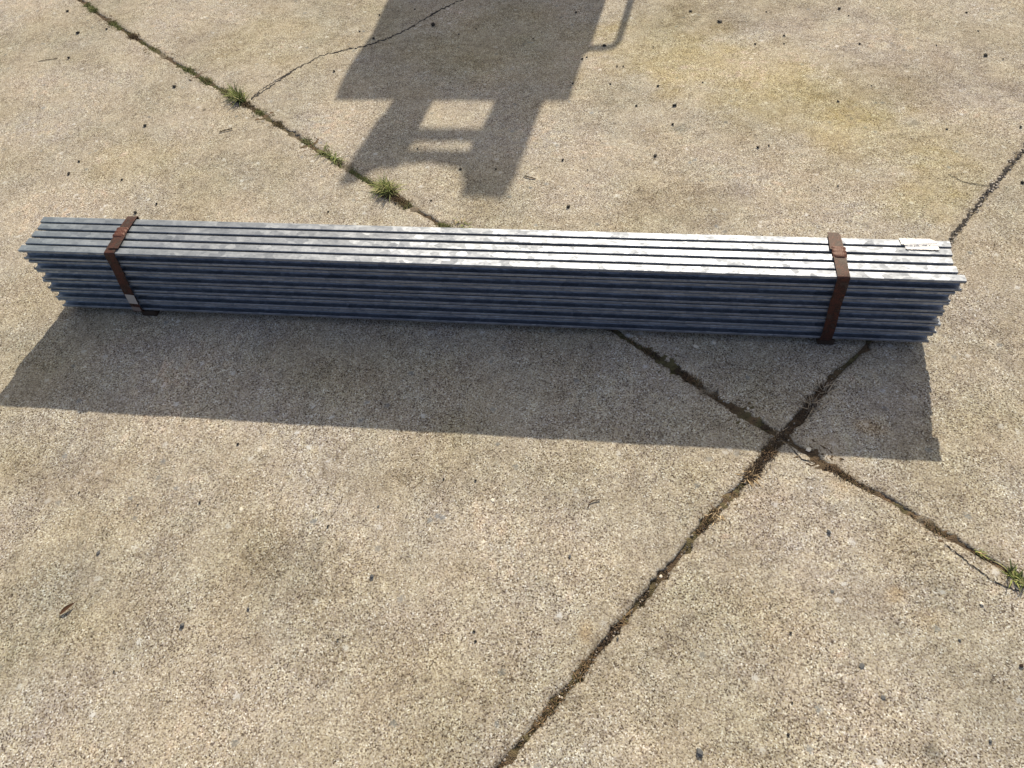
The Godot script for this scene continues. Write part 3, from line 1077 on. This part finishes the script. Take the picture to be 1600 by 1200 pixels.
func crack_mesh(path: Array, w0: float, w1: float, sd: int) -> ArrayMesh:
	# dirt standing in a hairline crack: a jagged thin bead
	rng.seed = sd
	var v := PackedVector3Array()
	var ix := PackedInt32Array()
	var col := PackedColorArray()
	var pts := []
	for i in path.size() - 1:
		var n := int(path[i].distance_to(path[i + 1]) / 0.006) + 1
		for k in n:
			pts.append(path[i].lerp(path[i + 1], float(k) / n))
	var span: float = path[0].distance_to(path[-1])
	for i in pts.size():
		var d: Vector2 = (pts[mini(i + 3, pts.size() - 1)] - pts[maxi(i - 3, 0)]).normalized()
		var o := Vector2(-d.y, d.x)
		var f := float(i) / pts.size()
		var p: Vector2 = pts[i] + o * (minf(0.012, span * 0.03) * n_edge.get_noise_2d(f * minf(55.0, span * 55.0 + 4.0), sd * 2.0) + rng.randf_range(-0.0012, 0.0012))
		var w := lerpf(w0, w1, f) * clampf(0.75 + 1.5 * n_edge.get_noise_2d(f * 120.0, sd * 5.0), 0.12, 1.7)
		for q in [[-1.0, 0.0004], [0.0, 0.0018], [1.0, 0.0004]]:
			v.append(Vector3(p.x + o.x * w * q[0], q[1] + 0.0008, p.y + o.y * w * q[0]))
			var l := rng.randf_range(0.7, 1.2)
			col.append(Color(0.055 * l, 0.050 * l, 0.050 * l))
	for i in pts.size() - 1:
		var a := i * 3
		ix.append_array([a, a + 3, a + 1, a + 1, a + 3, a + 4, a + 1, a + 4, a + 2, a + 2, a + 4, a + 5])
	return made(v, ix, col)


func scatter(called: String, mesh: Mesh, mat: Material, spots: Array, tints: Array) -> MultiMeshInstance3D:
	var mm := MultiMesh.new()
	mm.transform_format = MultiMesh.TRANSFORM_3D
	mm.use_colors = true
	mm.mesh = mesh
	mm.instance_count = spots.size()
	for i in spots.size():
		mm.set_instance_transform(i, spots[i])
		mm.set_instance_color(i, tints[i])
	var o := MultiMeshInstance3D.new()
	o.multimesh = mm
	o.material_override = mat
	o.name = numbered(called)
	add_child(o, true)
	return o


func build_joints() -> void:
	var soil := tinted(0.95)
	soil.heightmap_enabled = true
	soil.heightmap_texture = picture(noise(FastNoiseLite.TYPE_SIMPLEX_SMOOTH, 1.0 / 8.0, 61, 3).get_image(256, 256, false, false, true))
	soil.uv1_triplanar = true
	soil.uv1_world_triplanar = true
	soil.uv1_scale = Vector3(9, 9, 9)
	soil.heightmap_scale = 0.4
	var a := put("joint_soil", soil_ribbon(JA, -6.0, 6.0, true, -0.0035, 3), soil)
	tag(a, "brown soil filling the mossy joint that runs from far left to near right", "soil", "", "stuff")
	var b := put("joint_soil", soil_ribbon(JB, -6.0, 6.0, false, -0.0055, 8), soil)
	tag(b, "dark brown soil filling the open joint that runs to the near edge", "soil", "", "stuff")
	var green := tinted(0.8)
	green.backlight_enabled = true
	green.backlight = Color(0.25, 0.28, 0.12)
	var mossy := [Color(0.10, 0.065, 0.035), Color(0.16, 0.11, 0.055), Color(0.14, 0.12, 0.05), Color(0.12, 0.13, 0.045), Color(0.16, 0.18, 0.06)]
	var dry := [Color(0.065, 0.045, 0.030), Color(0.11, 0.072, 0.042), Color(0.15, 0.10, 0.055), Color(0.085, 0.07, 0.030), Color(0.22, 0.15, 0.085)]
	var m := put("moss", moss_strip(JA, true, -3.95, -1.05, 9000, 0.013, mossy, 21, 1.5), green)
	tag(m, "brown and olive moss growing along the joint behind the bundle", "moss", "", "stuff")
	m = put("moss", moss_strip(JA, true, -0.6, 0.75, 1500, 0.012, dry, 22, 0.85), green)
	tag(m, "dark dead moss in the joint on either side of the crossing, in front of the bundle", "moss", "", "stuff")
	m = put("moss", moss_strip(JB, false, 0.05, 1.15, 2200, 0.013, dry, 23, 0.85), green)
	tag(m, "brown moss and roots in the open joint from the crossing to the near edge", "moss", "", "stuff")
	# the crossing itself is packed with dirt
	m = put("moss", moss_strip(JB, false, -0.2, 0.06, 520, 0.011, [dry[0], dry[0], dry[1]], 24, 0.8), green)
	tag(m, "dark dead moss packed in the wide joint at the crossing, in the bundle's shadow", "moss", "", "stuff")
	# broken joint beyond the bundle: crumbs and gravel
	rng.seed = 88
	var spots := []
	var tints := []
	for k in 230:
		var s := rng.randf_range(-1.62, -0.86)
		var j := joint(JB, s)
		var p := yard(j.x + rng.randfn(0.0, 0.5) * (j.y + 0.006), s)
		var z := rng.randf_range(0.003, 0.011) * (0.6 if rng.randf() < 0.5 else 1.0)
		spots.append(Transform3D(Basis(Vector3.UP, rng.randf() * TAU).scaled(Vector3(z, z * 0.7, z)), Vector3(p.x, z * 0.1 - 0.001, p.y)))
		var l := rng.randf_range(0.25, 0.55)
		tints.append(Color(l, l * 0.92, l * 0.82))
	for k in 260:
		var s := rng.randf_range(-0.3, 1.1)
		var j := joint(JB, s)
		var p := yard(j.x + rng.randfn(0.0, 0.7) * (j.y + 0.004), s)
		var z := rng.randf_range(0.002, 0.007)
		spots.append(Transform3D(Basis(Vector3.UP, rng.randf() * TAU).scaled(Vector3(z, z * 0.7, z)), Vector3(p.x, z * 0.1 - 0.003, p.y)))
		var l := rng.randf_range(0.08, 0.40)
		tints.append(Color(l, l * 0.9, l * 0.78))
	var grit := tinted(0.9)
	var g := scatter("joint_gravel", chip_mesh(71), grit, spots, tints)
	tag(g, "crumbs of broken concrete and gravel along the open joint", "gravel", "", "stuff")
	# cracks
	var cr := put("crack_dirt", crack_mesh([Vector2(-1.021, -1.074), Vector2(-0.973, -1.152), Vector2(-0.919, -1.275), Vector2(-0.832, -1.394), Vector2(-0.724, -1.450), Vector2(-0.626, -1.497), Vector2(-0.534, -1.581), Vector2(-0.458, -1.690), Vector2(-0.392, -1.792), Vector2(-0.314, -1.873), Vector2(-0.20, -2.02), Vector2(0.05, -2.3)], 0.0036, 0.0052, 4), soil)
	tag(cr, "thin dark crack running from the far grass tuft into the tall shadow", "crack", "", "stuff")
	cr = put("crack_dirt", crack_mesh([Vector2(-1.018, -1.09), Vector2(-0.985, -1.17), Vector2(-0.945, -1.235), Vector2(-0.905, -1.29)], 0.0028, 0.0018, 6), soil)
	tag(cr, "short hairline crack branching beside the thin crack near the far grass tuft", "crack", "", "stuff")
	cr = put("crack_dirt", crack_mesh([yard(-0.02, -1.60), yard(-0.018, -1.38), yard(-0.020, -1.2), yard(-0.012, -1.05), yard(-0.016, -0.92)], 0.0050, 0.0030, 7), soil)
	tag(cr, "jagged dark crack along the broken joint at the right margin", "crack", "", "stuff")
	cr = put("crack_dirt", crack_mesh([yard(-0.02, -1.22), yard(-0.09, -1.19), yard(-0.15, -1.20)], 0.0009, 0.0006, 8), soil)
	tag(cr, "hairline crack branching left from the broken joint on yellowish concrete", "crack", "", "stuff")
	cr = put("crack_dirt", crack_mesh([yard(0.40, 0.020), yard(0.46, 0.030), yard(0.52, 0.034), yard(0.56, 0.020)], 0.0012, 0.0020, 9), soil)
	tag(cr, "crack outlining a loose flake of slab beside the right grass tuft", "crack", "", "stuff")
	cr = put("crack_dirt", crack_mesh([yard(0.030, 0.018), yard(0.065, 0.030), yard(0.10, 0.016)], 0.0011, 0.0013, 10), soil)
	tag(cr, "short curved crack round the broken corner at the joint crossing", "crack", "", "stuff")
	# tufts
	var gr := [Color(0.22, 0.26, 0.075), Color(0.16, 0.21, 0.06), Color(0.29, 0.31, 0.11), Color(0.37, 0.35, 0.17), Color(0.11, 0.13, 0.045)]
	var straw := [Color(0.42, 0.32, 0.19), Color(0.25, 0.18, 0.10), Color(0.15, 0.105, 0.06), Color(0.50, 0.40, 0.26)]
	var dark := [Color(0.30, 0.25, 0.19), Color(0.42, 0.35, 0.26), Color(0.12, 0.10, 0.08)]
	var list := [
		[Vector2(-1.067, -1.074), 150, 0.105, gr, 0.0040, 0.45, 0.98, Vector2(0.034, 0.006), "green grass tuft at the far end of the thin crack, left of the tall shadow", "grass tuft"],
		[Vector2(-0.357, -0.532), 210, 0.100, gr, 0.0034, 0.35, 0.95, Vector2(0.026, 0.010), "bushy green grass tuft at the lower left tip of the tall shadow", "grass tuft"],
		[Vector2(-0.605, -0.722), 130, 0.070, [gr[1], gr[4], mossy_green(), gr[0]], 0.0030, 0.15, 0.7, Vector2(0.050, 0.006), "low sprawling grass tuft just up the joint from the bushy one", "grass tuft"],
		[Vector2(-0.713, -0.803), 60, 0.048, [gr[1], gr[4], mossy_green()], 0.0028, 0.2, 0.8, Vector2(0.022, 0.005), "small dark green tuft in the mossy joint above the sprawling one", "grass tuft"],
		[Vector2(-0.085, -0.378), 26, 0.055, [gr[2], gr[0], straw[0]], 0.0026, 0.4, 0.9, Vector2(0.03, 0.006), "thin blades of grass sticking up behind the back edge of the bundle", "grass tuft"],
		[Vector2(1.253, 0.700), 46, 0.058, gr, 0.0036, 0.3, 0.95, Vector2(0.022, 0.008), "green grass tuft at the right margin where the joint leaves the frame", "grass tuft"],
		[Vector2(1.190, 0.640), 14, 0.034, [gr[2], gr[0], straw[0]], 0.0028, 0.3, 0.9, Vector2(0.008, 0.004), "tiny sprig of grass in the joint above the right grass tuft", "grass tuft"],
		[Vector2(0.895, 0.275), 34, 0.075, dark, 0.0024, 0.3, 0.8, Vector2(0.020, 0.015), "withered weed on the joint just above the crossing, in the bundle's shadow", "weed"],
		[Vector2(0.932, 0.222), 20, 0.065, dark, 0.0022, 0.4, 0.85, Vector2(0.012, 0.008), "thin withered weed between the crossing and the bundle", "weed"],
		[Vector2(0.731, 0.484), 70, 0.044, straw, 0.0026, 0.2, 0.7, Vector2(0.012, 0.014), "pale dry root clump in the open joint just below the shadow edge", "weed"],
		[Vector2(0.646, 0.593), 54, 0.040, straw, 0.0026, 0.2, 0.7, Vector2(0.010, 0.012), "dry root clump in the open joint, second below the shadow edge", "weed"],
		[Vector2(0.448, 0.853), 34, 0.028, [straw[1], straw[2], mossy[1], mossy[2]], 0.0026, 0.1, 0.6, Vector2(0.012, 0.012), "brown moss clump halfway down the open joint", "weed"],
		[Vector2(0.362, 0.967), 26, 0.022, [straw[1], straw[2], mossy[1]], 0.0026, 0.1, 0.6, Vector2(0.012, 0.012), "small brown clump in the lower open joint, above the last one", "weed"],
		[Vector2(0.288, 1.072), 30, 0.030, [straw[1], straw[2], mossy[1]], 0.0024, 0.1, 0.6, Vector2(0.012, 0.012), "brown dry clump nearest the near end of the open joint", "weed"],
		[Vector2(0.806, 0.372), 36, 0.034, [straw[2], straw[1], dark[1], dark[0]], 0.0022, 0.05, 0.4, Vector2(0.016, 0.012), "tangle of dead roots lying on the joint crossing", "weed"],
	]
	for k in list.size():
		var t: Array = list[k]
		var o := put("grass_tuft" if t[9] == "grass tuft" else "withered_weed", tuft(t[1], t[2], t[5], t[6], t[7], t[3], t[4], 300 + k), green)
		o.position = Vector3(t[0].x, 0.0, t[0].y)
		tag(o, t[8], t[9], "plants growing in the joints")


func mossy_green() -> Color:
	return Color(0.085, 0.085, 0.03)


func build_litter() -> void:
	var bark := plain(Color(0.20, 0.16, 0.13), 0.9)
	var t := put("twig", tube([Vector3(-0.021, 0.003, 0.010), Vector3(-0.006, 0.0035, 0.001), Vector3(0.008, 0.004, -0.005), Vector3(0.022, 0.003, -0.013)], 0.0019, 6), bark)
	t.position = Vector3(-1.045, 0, -0.860)
	tag(t, "short straight twig below the far grass tuft", "twig")
	t = put("twig", tube([Vector3(-0.020, 0.003, -0.006), Vector3(0.0, 0.004, 0.001), Vector3(0.020, 0.0025, 0.006)], 0.0016, 6), bark)
	t.position = Vector3(0.109, 0, -0.615)
	tag(t, "thin twig right of the tall shadow's lower right leg", "twig")
	t = put("twig", tube([Vector3(-0.012, 0.002, 0.010), Vector3(-0.010, 0.003, -0.002), Vector3(0.000, 0.004, -0.009), Vector3(0.014, 0.0025, -0.012)], 0.0012, 6), plain(Color(0.26, 0.17, 0.11), 0.9))
	t.position = Vector3(0.373, 0, 0.590)
	tag(t, "small curved brown twig on the front slab left of the open joint", "twig")
	t = put("twig", tube([Vector3(-0.035, 0.0015, 0.013), Vector3(-0.01, 0.002, 0.004), Vector3(0.02, 0.002, -0.003), Vector3(0.04, 0.0015, -0.012)], 0.0011, 6), bark)
	t.position = Vector3(-2.03, 0, -1.365)
	tag(t, "fine dark stalk beside a chip at the left margin", "twig")
	# a curled dry leaf
	var v := PackedVector3Array()
	var ix := PackedInt32Array()
	for i in 9:
		var f := i / 8.0
		var w := 0.0050 * sin(pow(f, 0.8) * PI) + 0.0004
		for q in [-1.0, 0.0, 1.0]:
			v.append(Vector3((f - 0.5) * 0.034 + 0.004 * f * f, 0.003 + 0.005 * absf(q) * sin(f * PI) + 0.004 * f * f, q * w))
	for i in 8:
		var a := i * 3
		ix.append_array([a, a + 1, a + 3, a + 1, a + 4, a + 3, a + 1, a + 2, a + 4, a + 2, a + 5, a + 4])
	var leaf := put("dry_leaf", made(v, ix), plain(Color(0.33, 0.22, 0.14), 0.85))
	leaf.position = Vector3(-0.754, 0, 0.939)
	leaf.rotation.y = 0.85
	tag(leaf, "curled brown dry leaf on the front left of the yard", "leaf")


# ---------------------------------------------------------------- the machine whose shadow falls into view
func build_stacker() -> void:
	var paint := plain(Color(0.72, 0.50, 0.10), 0.45)
	var dark := plain(Color(0.13, 0.13, 0.14), 0.6)
	var rubber := plain(Color(0.06, 0.06, 0.06), 0.9)
	var o := base("pallet_stacker", Vector3(0, 0, -2.9))
	tag(o, "pallet stacker standing beyond the far edge, whose tall shadow falls on the yard", "forklift")
	var st := tri_st()
	bx(st, Vector3(-0.014, 0.62, -0.24), Vector3(0.920, 0.94, 0.46), 0.015)
	bx(st, Vector3(-0.022, 1.196, -0.10), Vector3(0.904, 0.206, 0.20), 0.012)
	put("body", done(st), paint, o)
	st = tri_st()
	bx(st, Vector3(-0.157, 1.455, 0.0), Vector3(0.158, 0.31, 0.014), 0.01)
	bx(st, Vector3(0.244, 1.475, 0.0), Vector3(0.184, 0.35, 0.014), 0.01)
	bx(st, Vector3(-0.02, 1.280, 0.006), Vector3(0.896, 0.044, 0.014), 0.003)
	put("mast", done(st), dark, o)
	# arched head between two horns
	st = tri_st()
	var poly := PackedVector2Array([Vector2(-0.245, 1.40), Vector2(0.335, 1.40), Vector2(0.332, 1.735), Vector2(0.182, 1.728), Vector2(0.168, 1.645), Vector2(0.12, 1.615), Vector2(0.03, 1.602), Vector2(-0.06, 1.607), Vector2(-0.12, 1.622), Vector2(-0.165, 1.645), Vector2(-0.20, 1.69), Vector2(-0.246, 1.70), Vector2(-0.258, 1.60)])
	var hole := PackedVector2Array()
	st = null
	var head := CSGCombiner3D.new()
	head.name = "mast_head"
	o.add_child(head, true)
	head.material_override = dark
	var arch := CSGPolygon3D.new()
	arch.polygon = poly
	arch.depth = 0.010
	arch.position = Vector3(0, 0, -0.022)
	head.add_child(arch)
	var cut := CSGBox3D.new()
	cut.size = Vector3(0.235, 0.22, 0.3)
	cut.position = Vector3(0.036, 1.348, -0.03)
	cut.operation = CSGShape3D.OPERATION_SUBTRACTION
	head.add_child(cut)
	var slit := CSGBox3D.new()
	slit.size = Vector3(0.215, 0.042, 0.3)
	slit.position = Vector3(0.036, 1.532, -0.03)
	slit.operation = CSGShape3D.OPERATION_SUBTRACTION
	head.add_child(slit)
	put("grab_rail", tube([Vector3(0.40, 1.055, -0.03), Vector3(0.50, 1.055, -0.03), Vector3(0.535, 1.045, -0.03), Vector3(0.550, 1.01, -0.03), Vector3(0.553, 0.70, -0.03), Vector3(0.55, 0.40, -0.03), Vector3(0.53, 0.36, -0.03), Vector3(0.42, 0.355, -0.03)], 0.015, 12), dark, o)
	for k in 4:
		var c := CylinderMesh.new()
		c.top_radius = 0.085
		c.bottom_radius = 0.085
		c.height = 0.07
		var w := put("wheel", c, rubber, o)
		w.position = Vector3(-0.36 if k % 2 == 0 else 0.33, 0.086, -0.08 if k < 2 else -0.40)
		w.rotation.z = PI / 2
	for k in 2:
		st = tri_st()
		bx(st, Vector3(0, 0.11, -0.9), Vector3(0.15, 0.045, 0.95), 0.008)
		var f := put("fork", done(st), dark, o)
		f.position.x = [-0.26, 0.24][k]


# ---------------------------------------------------------------- all of it
func _ready() -> void:
	var cam := Camera3D.new()
	cam.name = "camera"
	add_child(cam)
	cam.position = Vector3(0.37227, 1.52328, 1.43385)
	cam.rotation = Vector3(-0.90265, 0.18862, -0.09770)
	cam.fov = 54.5106
	cam.near = 0.02
	cam.far = 1500.0
	cam.current = true

	var sky := ProceduralSkyMaterial.new()
	sky.sky_top_color = Color(0.56, 0.635, 0.77)
	sky.sky_horizon_color = Color(0.72, 0.745, 0.79)
	sky.sky_curve = 0.12
	sky.ground_bottom_color = Color(0.30, 0.28, 0.25)
	sky.ground_horizon_color = Color(0.55, 0.54, 0.52)
	sky.sun_angle_max = 100.0
	sky.sun_curve = 0.9
	sky.energy_multiplier = 1.0
	var env := Environment.new()
	env.background_mode = Environment.BG_SKY
	env.sky = Sky.new()
	env.sky.sky_material = sky
	env.background_energy_multiplier = SKY_ENERGY
	env.tonemap_mode = Environment.TONE_MAPPER_LINEAR
	env.tonemap_exposure = EXPOSURE
	env.sdfgi_enabled = true
	env.ssao_enabled = true
	env.ssil_enabled = true
	var we := WorldEnvironment.new()
	we.name = "world_environment"
	we.environment = env
	add_child(we)

	var sun := DirectionalLight3D.new()
	sun.name = "sun"
	add_child(sun)
	var az := -0.12
	var el := 0.6178
	sun.look_at_from_position(Vector3.ZERO, Vector3(sin(az) * cos(el), -sin(el), cos(az) * cos(el)), Vector3.UP)
	sun.light_color = Color(1.0, 0.94, 0.84)
	sun.light_energy = SUN
	sun.light_angular_distance = 0.65
	sun.shadow_enabled = true

	n_big = noise(FastNoiseLite.TYPE_SIMPLEX_SMOOTH, 1.6, 1, 3)
	n_mid = noise(FastNoiseLite.TYPE_SIMPLEX_SMOOTH, 7.0, 2, 3)
	n_fine = noise(FastNoiseLite.TYPE_SIMPLEX_SMOOTH, 26.0, 3, 3)
	n_hue = noise(FastNoiseLite.TYPE_SIMPLEX_SMOOTH, 3.0, 4, 3)
	n_edge = noise(FastNoiseLite.TYPE_SIMPLEX_SMOOTH, 1.0, 5, 3)

	# setting
	var concrete := concrete_material()
	var earth := plain(Color(0.60, 0.575, 0.52), 0.95)
	var pm := PlaneMesh.new()
	pm.size = Vector2(1600, 1600)
	var gr := put("ground", pm, earth)
	gr.position.y = -0.06
	gr.set_meta("kind", "structure")
	for q in [[-1.0, -1.0], [1.0, -1.0], [-1.0, 1.0], [1.0, 1.0]]:
		var s := put("concrete_slab", slab(q[0], q[1]), concrete)
		s.set_meta("kind", "structure")

	# things
	var zinc := zinc_material()
	build_bundle(zinc)
	var rust := rust_material()
	build_straps(rust)
	build_bearers()
	build_paper(plain(Color(0.95, 0.95, 0.95), 0.75))
	build_stacker()
	build_joints()
	build_stones()
	build_litter()


const SUN := 1.35
const SKY_ENERGY := 0.56
const EXPOSURE := 1.34
